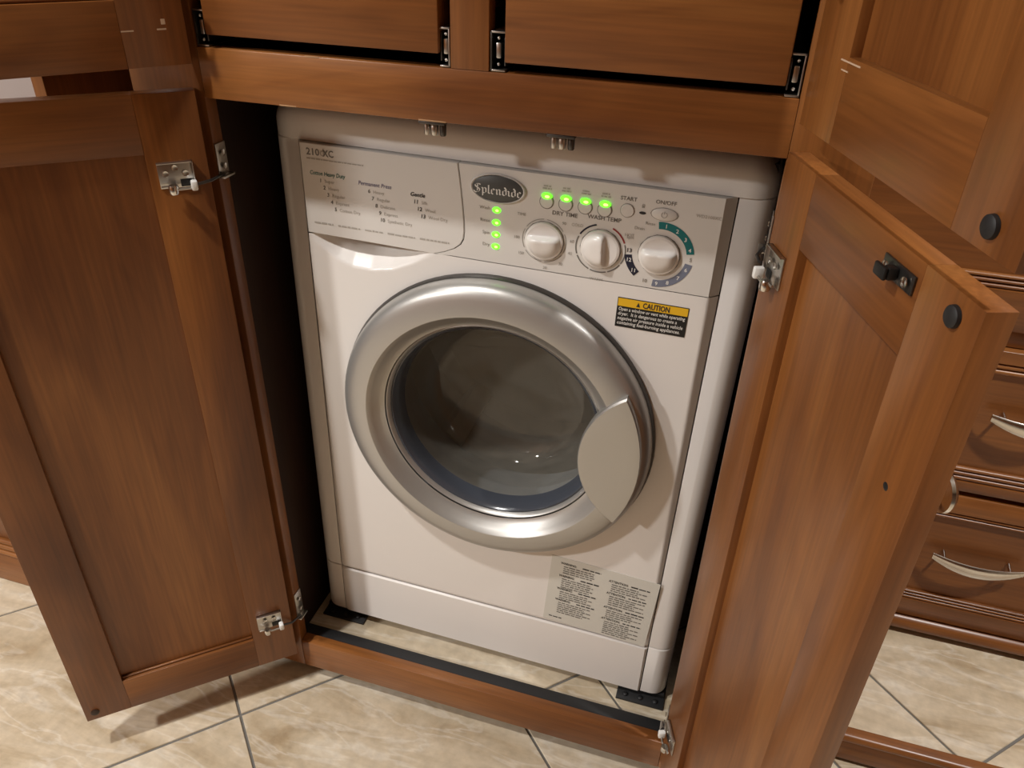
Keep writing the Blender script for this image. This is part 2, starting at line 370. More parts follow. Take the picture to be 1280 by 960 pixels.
# drawers that roll out behind the upper doors
def drawer(x0, x1, z0, z1, yf, label, zs):
    d = box('drawer', x0, x1, yf, yf + 0.016, z0, z1, 'wood_x', G, 0.0015)
    d['label'] = label
    def sub(name, a, b, c, e, f, g, mat, bev=0.0008):
        o = box(name, a, b, c, e, f, g, mat, None, bev); o.location = Vector(o.location) - Vector(d.location); o.parent = d; return o
    sub('drawer_side', x0, x0 + 0.012, yf + 0.0162, 0.5, z0 + 0.01, z1 - 0.01, 'wood_y', 0)
    sub('drawer_side', x1 - 0.012, x1, yf + 0.0162, 0.5, z0 + 0.01, z1 - 0.01, 'wood_y', 0)
    sub('drawer_bottom', x0 + 0.0125, x1 - 0.0125, yf + 0.0162, 0.5, z0 + 0.012, z0 + 0.018, 'ply_z', 0)
    for s, xe, xs in ((-1, x0, zs[0]), (1, x1, zs[1])):
        a, b = (xs, xe - 0.0004) if s < 0 else (xe + 0.0004, xs)
        zb, zt = ZTT + 0.0008, ZTT + 0.036
        out = (a, a + 0.0016) if s < 0 else (b - 0.0016, b)
        inn = (b - 0.0014, b) if s < 0 else (a, a + 0.0014)
        o = sub('slide_rail', out[0], out[1], YF + 0.001, 0.45, zb, zt, 'darksteel' if s < 0 else 'steel', 0.0004)
        lo, hi = min(out[0], inn[0]), max(out[1], inn[1])
        sub('slide_rail_lip', lo, hi, YF + 0.001, 0.45, zt - 0.0016, zt, 'steel', 0.0004)
        sub('slide_rail_lip', lo, hi, YF + 0.001, 0.45, zb, zb + 0.0016, 'steel', 0.0004)
        mid = (lo + hi) / 2
        sub('slide_member', mid - 0.0028, mid + 0.0022, YF + 0.004, 0.45, zb + 0.011, zb + 0.025, 'steel', 0.0012)
        sub('slide_member', inn[0], inn[1], YF + 0.003, 0.45, zb + 0.005, zt - 0.005, 'darksteel', 0.0003)
        for k in range(2):
            t = lathe('slide_ball', [(0.0001, -0.0016), (0.0012, -0.001), (0.0017, 0), (0.0012, 0.001), (0.0001, 0.0016)], 'steel', d, (mid - d.location.x, YF + 0.004 - d.location.y, zb + (0.006 if k else 0.029) - d.location.z), n=10)
    return d
drawer(-0.2834, -0.0258, 0.9435, 1.16, -0.087, 'left roll-out drawer with plain wooden front and metal slides', (-0.2975, -0.0152))
drawer(0.0405, 0.2942, 0.9405, 1.16, -0.088, 'right roll-out drawer with plain wooden front and metal slides', (0.0255, 0.3068))
box('runner_block', 0.047, 0.075, -0.064, -0.035, 0.9125, 0.926, plain('raw_pine', (0.45, 0.26, 0.12), 0.6), G)

# double roller catches under the drawer rail
for cx in (-0.0365, 0.0975):
    k = box('roller_catch', cx - 0.014, cx + 0.014, -0.0845, -0.0665, ZT - 0.0030, ZT - 0.0002, 'darksteel', G, 0.0005)
    k['label'] = 'small double roller catch hanging under the drawer rail'
    for dx in (-0.0082, 0.0, 0.0092):
        r = 0.0034 if dx else 0.0042
        o = lathe('catch_roller', [(0.0001, -0.006), (r * 0.8, -0.006), (r, -0.0048), (r, 0.005), (r * 0.8, 0.006), (0.0001, 0.006)], M['steel'] if dx <= 0 else M['darksteel'], k, (dx, 0.0, -0.0078), (PI / 2, 0, 0), n=16)

# doors: object origin at the hinge corner, local x along the door, inner face at local y = 0
def screw(parent, x, y, z, r, ny, mat='steel'):
    o = lathe('screw', [(0.0001, 0), (r * 0.6, 0), (r, 0.0006), (r, 0.0014)], mat, parent, (x, y, z), (0 if ny < 0 else PI, 0, 0), n=14)
    return o
def pull(parent, cx, y, cz, length, out, axis, name='handle', rot=None):
    """bow pull: a flat strap bent outwards on two posts; 'out' is the signed stand-off along y"""
    n = 16; rings = []
    for i in range(n + 1):
        t = -1 + 2 * i / n; yy = out * (0.62 + 0.38 * (1 - t * t)) ; wd = 0.0060 + 0.0060 * (1 - t * t)
        th = 0.0022 + 0.0012 * (1 - t * t); sag = -0.009 * (1 - t * t)
        u = t * length / 2
        ring = []
        for k in range(12):
            a = 2 * PI * k / 12; p, q = wd * math.cos(a), th * math.sin(a)
            ring.append((u, yy + q * (1 if out > 0 else -1), sag + p) if axis == 'x' else (p, yy + q, u))
        rings.append(ring)
    h = loft(name, rings, 'chrome', parent, (cx, y, cz), smooth=60)
    for t in (-0.72, 0.72):
        u = t * length / 2; yy = out * (0.62 + 0.38 * (1 - t * t)); sag = -0.009 * (1 - t * t)
        pts = [(u, 0, 0), (u, yy * 0.95, sag * 0.8)] if axis == 'x' else [(0, 0, u), (0, yy * 0.95, u)]
        if parent.parent is None or parent.parent.parent is None:
            tube('handle_post', [Vector(p) + Vector((cx, y, cz)) for p in pts], 0.0028, 'chrome', parent)
    return h
def cab_door(hx, hy, rotz, width, z0, z1, inn, label, frame=0.0625, recess=0.009, bead=False):
    T = 0.019; H = z1 - z0
    ys = lambda a, b: (min(-inn * a, -inn * b), max(-inn * a, -inn * b))   # depth below the inner face
    y0, y1 = ys(recess, T - 0.006)
    bm = bmesh.new(); bmesh.ops.create_cube(bm, size=1)
    a, b, c, e = frame - 0.006, width - frame + 0.006, frame - 0.006, H - frame + 0.006
    for v in bm.verts: v.co = Vector(((v.co.x + .5) * (b - a) + a, (v.co.y + .5) * (y1 - y0) + y0, (v.co.z + .5) * (e - c) + c))
    d = link('door', finish(bm, 'door'), 'wood_z', cab, (hx, hy, z0), (0, 0, rotz)); d['label'] = label
    def member(name, a, b, c, e, mat):
        m0, m1 = ys(0, T); o = box(name, a, b, m0, m1, c, e, mat, d, 0.0006); return o
    member('door_stile', 0, frame, 0, H, 'wood_z'); member('door_stile', width - frame, width, 0, H, 'wood_z')
    member('door_rail', frame, width - frame, 0, frame, 'wood_x'); member('door_rail', frame, width - frame, H - frame, H, 'wood_x')
    # small sloped sticking around the recess
    q0, q1 = ys(recess - 0.0045, recess - 0.0002); 
    if bead: box('panel_bead', frame + .0003, width - frame - .0003, q0, q1, frame + .0002, frame + 0.004, 'wood_x', d, 0.0018)
    return d
def door_hinge(d, s, z, inn, w=0.037, h=0.029, three=True):
    yy = lambda v: inn * v
    def b(name, a, bb, u, v, c, e, mat, bev=0.0005):
        return box(name, a, bb, min(yy(u), yy(v)), max(yy(u), yy(v)), c, e, mat, d, bev)
    b('hinge_plate', s, s + w, 0.0002, 0.0018, z, z + h, 'steel')
    b('hinge_lip', s, s + w, 0.0002, 0.006, z + h - 0.0012, z + h, 'steel', 0.0003)
    b('hinge_lip', s, s + 0.0012, 0.0002, 0.006, z + 0.006, z + h, 'steel', 0.0003)
    spots = [(s + w * 0.24, z + h * 0.55), (s + w * 0.52, z + h * 0.78), (s + w * 0.80, z + h * 0.58)] if three else [(s + w * 0.3, z + h * 0.62), (s + w * 0.68, z + h * 0.62)]
    for x, zz in spots: screw(d, x, yy(0.0030), zz, 0.0034, -inn)
    b('hinge_slot', s + w * 0.10, s + w * 0.42, 0.0019, 0.0024, z + 0.001, z + h * 0.32, 'black', 0.0002)
    tube('hinge_pin', [(s + w * 0.02, yy(0.010), z + h * 0.03), (s + w * 0.55, yy(0.010), z + h * 0.02)], 0.0014, 'steel', d)
    b('hinge_roller', s - 0.001, s + 0.006, 0.004, 0.014, z - 0.002, z + h * 0.30, 'wplastic', 0.0018)
    b('hinge_link', s + w * 0.55, s + w * 0.98, 0.006, 0.0085, z + h * 0.10, z + h * 0.17, 'steel', 0.0004)
    lathe('hinge_barrel', [(0.0001, -0.005), (0.0045, -0.005), (0.0055, -0.003), (0.0055, 0.003), (0.0045, 0.005), (0.0001, 0.005)], 'chrome', d, (s + w * 0.66, yy(0.009), z + h * 0.02), (PI / 2, 0, 0), n=18)
LA, RA = 0.7282, 1.2224
ZD0, ZD1 = -0.0116, 0.8894
dl = cab_door(-0.299, -0.1003, PI + LA, 0.3175, ZD0, ZD1, 1, 'lower left door swung open showing its inner face', 0.0622, bead=True)
door_hinge(dl, 0.016, 0.7890 - ZD0, 1)
door_hinge(dl, 0.0145, 0.0705 - ZD0, 1, h=0.031, three=False)
lathe('door_bumper', [(0.0001, 0), (0.005, 0), (0.006, 0.0008), (0.006, 0.0016)], plain('brown_bumper', (0.03, 0.012, 0.006), 0.5), dl, (0.3035, 0.0016, 0.0038 - ZD0), (0, 0, 0), n=18).rotation_euler = (PI, 0, 0)
dr = cab_door(0.3071, -0.1007, -RA, 0.3085, ZD0, ZD1, -1, 'lower right door swung open towards the viewer, latch strike at top', 0.0645)
door_hinge(dr, 0.0085, 0.776 - ZD0, -1, w=0.036, h=0.032, three=False)
door_hinge(dr, 0.0085, 0.062 - ZD0, -1, w=0.034, h=0.034, three=False)
lathe('door_bumper', [(0.0001, -0.004), (0.005, -0.0038), (0.0068, -0.0025), (0.0072, 0)], 'rubber', dr, (0.2845, -0.0002, 0.8745 - ZD0), n=20)
sk = box('latch_strike', 0.1985, 0.2395, -0.002, -0.0002, 0.8655 - ZD0, 0.8785 - ZD0, 'darksteel', dr, 0.0005)
box('strike_hook', 0.2135, 0.2215, -0.0095, -0.0021, 0.8675 - ZD0, 0.8765 - ZD0, 'black', dr, 0.0015)
box('strike_hook', 0.2065, 0.2215, -0.0125, -0.0096, 0.8675 - ZD0, 0.8765 - ZD0, 'black', dr, 0.0015)
for x in (0.2055, 0.2325): screw(dr, x, -0.0032, 0.872 - ZD0, 0.0036, 1, 'chrome')
lathe('screw_hole', [(0.0001, -0.0003), (0.0022, -0.0003), (0.0032, 0.0001)], 'black', dr, (0.2779, -0.0001, 0.7423 - ZD0), n=14)
def door_knob(d, s, z):
    lathe('knob', [(0.0001, 0.0262), (0.008, 0.0258), (0.0135, 0.0238), (0.0160, 0.0205), (0.0155, 0.0180), (0.0120, 0.0162), (0.0060, 0.0140), (0.0055, 0.0040), (0.0080, 0.0)], 'chrome', d, (s, 0.0192, z), n=32)
door_knob(dr, 0.2790, 0.7395 - ZD0)
du = cab_door(-0.296, -0.1, PI + math.radians(52.2), 0.3175, 0.9162, 1.50, 1, 'upper left door swung open', 0.0622, bead=True)
door_hinge(du, 0.016, 0.08, 1)
dv = cab_door(0.3109, -0.1, -RA, 0.312, 0.9135, 1.50, -1, 'upper right door swung open with a black bumper', 0.0645)
door_hinge(dv, 0.0085, 0.112, -1, w=0.034, h=0.034, three=False)
lathe('door_bumper', [(0.0001, -0.004), (0.005, -0.0038), (0.0068, -0.0025), (0.0072, 0)], 'rubber', dv, (0.2825, -0.0002, 0.0150), n=20)
door_knob(dv, 0.2790, 0.15)
# pale scuffs on the upper doors
scuff = plain('pale_scuff', (0.55, 0.40, 0.28), 0.6)
for d, s_, z, l, h_, inn in ((du, 0.019, 0.034, 0.009, 0.0014, 1), (du, 0.019, 0.039, 0.004, 0.005, 1), (du, 0.050, 0.034, 0.012, 0.0012, 1), (dv, 0.052, 0.0605, 0.034, 0.0012, -1), (dv, 0.056, 0.054, 0.012, 0.001, -1)):
    box('scuff', s_, s_ + l, min(0, inn * 0.0003), max(0, inn * 0.0003), z, z + h_, scuff, d, 0)
# hinge halves on the stiles' inner edges, with the arms that reach the doors
def mount(x, sg, z0, z1, door_pt):
    m = box('hinge_mount', min(x, x + sg * 0.0016), max(x, x + sg * 0.0016), -0.0845, -0.0665, z0, z1, 'steel', G, 0.0004)
    for zz in (0.27, 0.70):
        lathe('screw', [(0.0001, 0), (0.002, 0), (0.0034, 0.0006), (0.0034, 0.0014)], 'chrome', m, (sg * 0.0022, 0.0, (zz - 0.5) * (z1 - z0)), (0, 0, -sg * PI / 2), n=14)
    a = Vector((x + sg * 0.004, -0.080, z0 + 0.002)); b = Vector(door_pt)
    mid = (a + b) / 2 + Vector((sg * 0.004, -0.004, 0.0))
    box('hinge_foot', min(x, x + sg * 0.009), max(x, x + sg * 0.009), -0.0870, -0.0665, z0 - 0.002, z0 + 0.0005, 'steel', G, 0.0006)
    tube('hinge_arm', [a, mid, b], 0.0020, 'darksteel', G, flat=0.8)
mount(XL, 1, 0.7935, 0.829, (-0.306, -0.117, 0.7925))
mount(XL, 1, 0.060, 0.110, (-0.306, -0.117, 0.074))
mount(XR, -1, 0.790, 0.825, (0.3015, -0.113, 0.790))
mount(XR, -1, 0.030, 0.072, (0.3015, -0.113, 0.066))

# ------------------------------------------------------------------ drawer chest in the bay on the right
chest = thing('drawer_chest', 'built-in cherry drawer chest with ridged fronts and nickel bow pulls', 'drawers', (0, 0, DECK))
def up(o): o.location.z -= DECK; return o
CX0, CX1 = 0.385, 1.75
up(box('chest_body', CX0 + 0.001, CX1, 0.300, 0.62, DECK + 0.0005, 1.50, 'wood_z', chest, 0))
up(moulding('toe_moulding', half_round(0.272, 0.004, 0.016, 0.2995), CX0 + 0.001, CX1, 'wood_x', chest))
up(box('face_rail', CX0 + 0.001, CX1, 0.2915, 0.2998, 0.553, 0.580, 'wood_x', chest, 0.001))
def chest_front(x0, x1, z0, z1, fb, rb, rt, ft, label, handle_z=None, nr=(3, 2)):
    """flat borders fb/ft, ridge bands rb/rt, recessed centre"""
    cx, cz = (x0 + x1) / 2, (z0 + z1) / 2
    prof = [(0.2995, z0), (0.281, z0), (0.280, z0 + 0.001), (0.280, z0 + fb), (0.288, z0 + fb + 0.001), (0.288, z1 - ft - 0.001), (0.280, z1 - ft), (0.280, z1 - 0.001), (0.281, z1), (0.2995, z1)]
    d = moulding('drawer_front', prof, x0, x1, 'wood_x', chest); up(d); d['label'] = label
    by = sum(p[0] for p in prof) / len(prof); bz = sum(p[1] for p in prof) / len(prof)
    def strip(za, zb):
        r = (zb - za) / 2; n = 6; yb = 0.2878
        pr = [(yb, zb)] + [(0.281 + 0.004 * (1 - math.sin(PI * k / n)), (za + zb) / 2 + r * math.cos(PI * k / n)) for k in range(n + 1)] + [(yb, za)]
        o = moulding('ridge', pr, x0 + 0.002, x1 - 0.002, 'wood_x', None)
        o.parent = d; o.location = Vector(o.location) - Vector((cx, by, bz)); return o
    for k in range(nr[0]):
        a = z0 + fb + 0.0012 + (rb - 0.001) * k / nr[0]; strip(a, a + (rb - 0.001) / nr[0] - 0.0012)
    for k in range(nr[1]):
        a = z1 - ft - 0.0012 - rt + rt * k / nr[1]; strip(a, a + rt / nr[1] - 0.0012)
    if handle_z is not None:
        pull(d, 0.746 - cx, 0.288 - by, handle_z - bz, 0.135, -0.028, 'x')
    return d
chest_front(0.40, 1.09, 0.0235, 0.2935, 0.037, 0.020, 0.013, 0.034, 'bottom drawer front with nickel bow pull', 0.174, (3, 2))
chest_front(0.40, 1.09, 0.3035, 0.5515, 0.018, 0.026, 0.018, 0.020, 'middle drawer front with nickel bow pull', 0.448, (3, 2))
chest_front(0.40, 1.09, 0.5815, 0.860, 0.058, 0.022, 0.018, 0.022, 'upper drawer front with bright ridges', 0.74, (3, 2))
chest_front(0.40, 1.09, 0.872, 1.49, 0.058, 0.022, 0.018, 0.022, 'tall upper front', None, (3, 2))
for z0, z1 in ((0.0235, 0.2935), (0.3035, 0.5515), (0.5815, 0.860)):
    chest_front(1.105, 1.74, z0, z1, 0.037, 0.020, 0.018, 0.022, 'far right drawer front', None, (3, 2))

# ------------------------------------------------------------------ neighbouring cabinet on the left
side = thing('side_cabinet', 'low cherry side cabinet with ridged base, behind the lower left door', 'cabinet', (0, 0, FLOOR))
def up2(o): o.location.z -= FLOOR; return o
up2(box('cabinet_body', -1.75, SLW - 0.001, -0.055, 0.60, FLOOR + 0.0005, 0.79, 'wood_z', side, 0))
up2(box('base_board', -1.75, SLW - 0.001, -0.072, -0.0555, FLOOR + 0.0005, -0.0135, 'wood_x', side))
for k in range(3):
    z = -0.0125 + 0.0128 * k
    up2(moulding('ridge', half_round(-0.075 + 0.002 * k, z + 0.0062, 0.0058, -0.0555), -1.75, SLW - 0.001, 'wood_x', side))
up2(box('front_panel', -1.75, -0.52, -0.064, -0.0555, 0.0265, 0.77, 'wood_z', side))
up2(box('cabinet_top', -1.75, SLW - 0.001, -0.075, 0.60, 0.7905, 0.812, 'wood_x', side, 0.004))
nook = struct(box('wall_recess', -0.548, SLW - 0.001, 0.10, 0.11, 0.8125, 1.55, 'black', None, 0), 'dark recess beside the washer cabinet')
struct(box('trim_3', -0.549, -0.531, -0.070, 0.10, 0.8125, 1.55, 'wood_z'), 'narrow wooden edge beside the dark recess')
struct(box('wall_niche', -1.75, -0.5495, -0.060, -0.045, 0.8125, 1.55, 'pale', None, 0.001), 'pale wall panel above the side cabinet')

# ------------------------------------------------------------------ washer dryer
WR = (0.0055, 0.0162, 0.0014)
wa = thing('washer_dryer', 'white front-loading washer dryer with round silver door and green lights', 'washing machine', (0, 0, 0), WR)
SX, HX, HT = 0.2595, 0.2985, 0.862     # seam, half width, height
CYC, KICK, PT = 0.011, 0.105, 0.815
def cyc(z): return 0.0012 + 0.0098 * max(0, min(1, z / 0.815))
def bev(z): return 0.0025 + 0.0095 * max(0, min(1, z / 0.815))
# inner carcass behind the seams, hollow at the door
box('carcass', -0.294, 0.294, 0.34, 0.565, 0.004, 0.855, 'white', wa, 0.01)
for sx in (-1, 1):
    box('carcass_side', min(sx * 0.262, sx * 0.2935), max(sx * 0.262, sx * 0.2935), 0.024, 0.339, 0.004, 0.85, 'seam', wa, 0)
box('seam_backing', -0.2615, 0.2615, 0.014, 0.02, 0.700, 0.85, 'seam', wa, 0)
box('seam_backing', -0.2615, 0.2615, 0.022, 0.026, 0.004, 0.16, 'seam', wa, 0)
box('carcass_floor', -0.2615, 0.2615, 0.027, 0.339, 0.004, 0.02, 'white', wa, 0)
# side columns with a rounded outer corner
def column_outline(sx, rr=0.024):
    pts = [(sx * (SX + 0.0007), CYC), (sx * (HX - rr), CYC)]
    pts += [(sx * (HX - rr + rr * math.sin(t)), CYC + rr - rr * math.cos(t)) for t in [PI / 2 * k / 7 for k in range(1, 8)]]
    pts += [(sx * HX, 0.338), (sx * (HX - 0.004), 0.338), (sx * (HX - 0.004), 0.037), (sx * (SX + 0.0007), CYC + 0.008)]
    return pts
def column(name, sx, z0, z1, soft=0.0):
    P = column_outline(sx); cx = sum(p[0] for p in P) / len(P); cy = sum(p[1] for p in P) / len(P)
    def ring(z, d): return [(x - sx * d * (1 if abs(x) > SX + 0.002 else 0), (y + d - (CYC - cyc(z))) if y < 0.1 else y, z) for x, y in P]
    return loft(name, [ring(z0, 0.0012), ring(z0 + 0.0012, 0), ring(z1 - 0.0012, 0), ring(z1, 0.0012)], 'white', wa, smooth=45)
for sx in (-1, 1):
    column('side_column', sx, KICK + 0.0009, PT - 0.0007)
    column('kick_column', sx, 0.0, KICK - 0.0009)
# kick panel
def slab(name, z0, z1, front, mat):
    r = []
    for z, d in ((z0, 0.0015), (z0 + 0.0015, 0), (z1 - 0.0022, 0), (z1, 0.0032)):
        bl, br = 0.006, bev(z); xl, xr = -SX + 0.0007, SX - 0.0007
        r.append([(xl, cyc(z) + d, z), (xl + bl, front + d, z), (xr - br, front + d, z), (xr, cyc(z) + d, z), (xr, 0.02, z), (xl, 0.02, z)])
    return loft(name, r, mat, wa, smooth=30)
slab('kick_panel', 0.0, KICK - 0.0009, -0.0012, 'white')
# main front panel: a height field with the grip scoop and the door opening
DX, DZ, DRAD = 0.002, 0.468, 0.2142
def lip(x):
    K = [(-0.2520, 0.7005), (-0.246, 0.693), (-0.235, 0.684), (-0.215, 0.6705), (-0.195, 0.6635), (-0.17, 0.6625), (-0.14, 0.6685), (-0.11, 0.683), (-0.084, 0.6985)]
    if x <= K[0][0] or x >= K[-1][0]: return 9
    for (a, p), (b, q) in zip(K, K[1:]):
        if a <= x <= b:
            t = (x - a) / (b - a); return p + (q - p) * t
def front_y(x, z):
    y = 0.0
    xl, xr, bl, br = -SX + 0.0007, SX - 0.0007, 0.006, bev(z)
    if x < xl + bl: y = cyc(z) * (xl + bl - x) / bl
    if x > xr - br: y = cyc(z) * (x - (xr - br)) / br
    l = lip(x)
    if z > l:
        t = (z - l) / max(0.004, 0.7 - 0.6625); y += 0.030 * min(1, t) ** 0.85 * min(1.0, (0.7005 - l) / 0.02)
    if z < KICK + 0.0035: y += (KICK + 0.0035 - z) * 0.9
    return y
def front_panel():
    xl, xr = -SX + 0.0007, SX - 0.0007; bm = bmesh.new()
    xs = sorted(set([xl, xl + 0.003, xl + 0.006] + [xl + 0.006 + i * (0.0028) for i in range(int((xr - 0.0125 - xl - 0.006) / 0.0028))] + [xr - 0.0121, xr - 0.010, xr - 0.008, xr - 0.006, xr - 0.004, xr - 0.002, xr]))
    zs = [KICK + 0.0009, KICK + 0.002, KICK + 0.0035] + [KICK + 0.0035 + i * 0.0038 for i in range(1, 139)]
    zs = [z for z in zs if z < 0.64] + [0.64 + i * 0.0025 for i in range(24)] + [0.6995]
    V = [[bm.verts.new((x, front_y(x, z), z)) for x in xs] for z in zs]
    for j in range(len(zs) - 1):
        for i in range(len(xs) - 1):
            mx, mz = (xs[i] + xs[i + 1]) / 2, (zs[j] + zs[j + 1]) / 2
            if math.hypot(mx - DX, mz - DZ) < 0.185: continue
            bm.faces.new((V[j][i], V[j][i + 1], V[j + 1][i + 1], V[j + 1][i]))
    for v in list(bm.verts):
        if not v.link_faces: bm.verts.remove(v)
    return link('front_panel', finish(bm, 'front_panel', 50), 'white', wa)
front_panel()
# drawer and control panel
curve = [(-0.0512, 0.8144), (-0.0480, 0.790), (-0.0452, 0.765), (-0.0434, 0.745), (-0.0431, 0.733), (-0.0442, 0.724), (-0.0480, 0.7165), (-0.0560, 0.7098), (-0.0690, 0.7035), (-0.0830, 0.6988)]
drawer_pts = [(-SX + 0.0065, 0.8144)] + [(x - 0.0007, z) for x, z in curve] + [(-0.15, 0.6998), (-SX + 0.0065, 0.7008)]
dp = prism('detergent_drawer', drawer_pts, 0.0, 0.013, 'panel', wa, chamfer=0.0007)
loft('drawer_edge', [[(-SX + 0.0007, CYC, z), (-SX + 0.0062, 0.0003, z), (-SX + 0.0062, 0.012, z), (-SX + 0.0007, 0.012, z)] for z in (0.7008, 0.8144)], 'panel', wa)
def ctrl():
    fr, bk = [], []
    base = [(x + 0.0007, z) for x, z in curve] + [(-0.06, 0.7003), (SX - 0.0007, 0.7003), (SX - 0.0007, 0.8144)]
    for x, z in base:
        fr.append(((x - bev(z)) if x > 0.2 else x, 0.0, z)); bk.append((x, CYC if x > 0.2 else 0.0012, z))
    return loft('control_panel', [fr, bk, [(x, 0.013, z) for x, z in base]], 'panel', wa, smooth=30)
ctrl()
# lid strip and top
def lid():
    r = []; n = 7; rr = 0.026
    for sx_ in (-1,): pass
    prof = [(0.018, PT + 0.0004), (0.0072, PT + 0.0004), (0.0070, PT + 0.012)] + [(0.007 + rr - rr * math.cos(PI / 2 * k / n), HT - rr + rr * math.sin(PI / 2 * k / n)) for k in range(n + 1)] + [(0.56, HT), (0.56, PT + 0.03), (0.045, PT + 0.03)]
    xs = []
    m = 8; rc = 0.034
    for k in range(m + 1):
        a = PI / 2 * k / m; xs.append((-HX + rc - rc * math.cos(a), rc - rc * math.sin(a)))
    xs = xs + [(-x, d) for x, d in xs[::-1]]
    for x, d in xs:
        # round the top corners in elevation and plan
        r.append([(x, y + d * 0.85 * max(0, 1 - (y - 0.006) / 0.12), z - d * 0.75 * max(0, (z - PT) / (HT - PT))) for y, z in prof])
    return loft('top_lid', r, 'white', wa, smooth=50)
lid()
# printed text on the drawer
PY = -0.0004
p = Print(); p.text('210', -0.2445, 0.8008, 0.0115, bold=0.02, width=0.0175); p.text('XC', -0.2225, 0.8006, 0.0115, bold=0.02, width=0.0145); p.build('model_name', 'inkmid', dp, PY)
p = Print(); p.text('d', -0.2268, 0.8008, 0.0135, width=0.0058, bold=0.01); p.greek(-0.2445, 0.7955, 0.075, 0.0016, 5); p.build('model_subtitle', 'inklight', dp, PY)
def cycles(x, z, title, mat, items, nums_mat, bold=0.02, tw=0.045):
    a = Print(); a.text(title, x, z, 0.0072, bold=bold, shear=0.2, width=tw); a.build('cycle_title', mat, dp, PY)
    a = Print(); b = Print()
    for i, (n, t) in enumerate(items):
        xx = x + 0.0155 + 0.0043 * i - (0.005 if title == 'Gentle' else 0.0); zz = z - 0.0085 * (i + 1)
        a.text(n, xx, zz, 0.0066, bold=0.02, shear=0.1, align='RIGHT'); b.text(t, xx + 0.0035, zz, 0.0058)
    a.build('cycle_numbers', nums_mat, dp, PY); b.build('cycle_names', 'inklight', dp, PY)
cycles(-0.2425, 0.7770, 'Cotton Heavy Duty', 'green_ink', [('1', 'Super'), ('2', 'Heavy'), ('3', 'Regular'), ('4', 'Express'), ('5', 'Cotton Dry')], 'inkmid', 0.012, 0.047)
cycles(-0.1785, 0.7725, 'Permanent Press', 'violet_ink', [('6', 'Heavy'), ('7', 'Regular'), ('8', 'Delicate'), ('9', 'Express'), ('10', 'Synthetic Dry')], 'inkmid', 0.008, 0.043)
cycles(-0.1115, 0.7680, 'Gentle', 'ink', [('11', 'Silk'), ('12', 'Wool'), ('13', 'Wool Dry')], 'ink', 0.02, 0.0185)
p = Print(); x = -0.2425
for k, l in enumerate((0.026, 0.030, 0.024, 0.036, 0.038)): p.greek(x, 0.7148, l, 0.0022, 20 + k); x += l + 0.0065
p.build('footer_text', 'inklight', dp, PY)
# badge with blackletter name
bd = lathe('name_badge', [(0.0001, -0.0028), (0.029, -0.0028), (0.0302, -0.0022)], 'badge', wa, (-0.0030, 0, 0.7915), n=56); bd.scale = (1, 1, 0.50)
bdr = lathe('badge_rim', [(0.0303, -0.0022), (0.0315, -0.0030), (0.0328, -0.0022), (0.0332, 0)], 'panel', bd, (0, 0, 0), n=56); bdr.scale = (1, 1, 1.03)
gl = {
 'S': [[(.92, 1.42), (.70, 1.55), (.38, 1.50), (.16, 1.28), (.30, 1.02), (.66, .80), (.86, .52), (.72, .18), (.40, .02), (.10, .12), (.02, .30)], [(.52, 1.38), (.50, .30)]],
 'p': [[(.02, .98), (.16, .84), (.16, -.42)], [(.16, .86), (.44, 1.0), (.60, .84), (.60, .20), (.40, .04), (.16, .14)]],
 'l': [[(.02, 1.42), (.16, 1.5), (.16, .18), (.32, .05)]],
 'e': [[(.56, .20), (.36, .03), (.14, .18), (.14, .82), (.34, .99), (.54, .80), (.16, .44)]],
 'n': [[(.02, .92), (.16, .82), (.16, .16), (.26, .06)], [(.16, .84), (.40, 1.0), (.56, .84), (.56, .16), (.68, .05)]],
 'd': [[(.34, 1.45), (.58, 1.10), (.60, .20), (.38, .03), (.14, .18), (.14, .80), (.34, .95), (.58, .88)]],
 'i': [[(.02, .92), (.16, .82), (.16, .18), (.30, .05)], [(.12, 1.26), (.24, 1.34)]],
}
adv = {'S': 1.10, 'p': .80, 'l': .44, 'e': .72, 'n': .84, 'd': .80, 'i': .44}
k_ = 0.0086; tot = sum(adv[c] for c in 'Splendide') * k_; p = Print(); u = -tot / 2 + 0.0005
for ch in 'Splendide': p.pen(gl[ch], u, -0.0085, k_, 0.21 if ch != 'S' else 0.19); u += adv[ch] * k_
bt = p.build('badge_lettering', 'whiteink', bd, -0.0031); bt.scale = (1, 1, 1.55)
# indicator lights
for i, (z, t) in enumerate(zip((0.7658, 0.7508, 0.7360, 0.7212), ('Wash', 'Rinse', 'Spin', 'Dry'))):
    l = lathe('indicator_light', [(0.0001, -0.0018), (0.0028, -0.0014), (0.0043, -0.0004), (0.0046, 0.0)], 'led', wa, (-0.0040, -0.0001, z), n=20); l.scale = (1.15, 1, 0.85)
    lathe('light_core', [(0.0001, -0.0021), (0.0013, -0.0020), (0.0018, -0.0015)], 'led_core', l, (0.0008, 0, 0.0), n=14)
    p = Print(); p.text(t, -0.0115, z - 0.0005, 0.0056, align='RIGHT'); p.build('indicator_text', 'inkgrey', wa, PY)
def ringprint(cx, cz, r0, r1, mat, name, segs, par=None):
    p = Print()
    for a0, a1 in segs: p.arc(0, 0, r0, r1, a0, a1)
    return p.build(name, mat, par or wa, PY, (cx, cz))
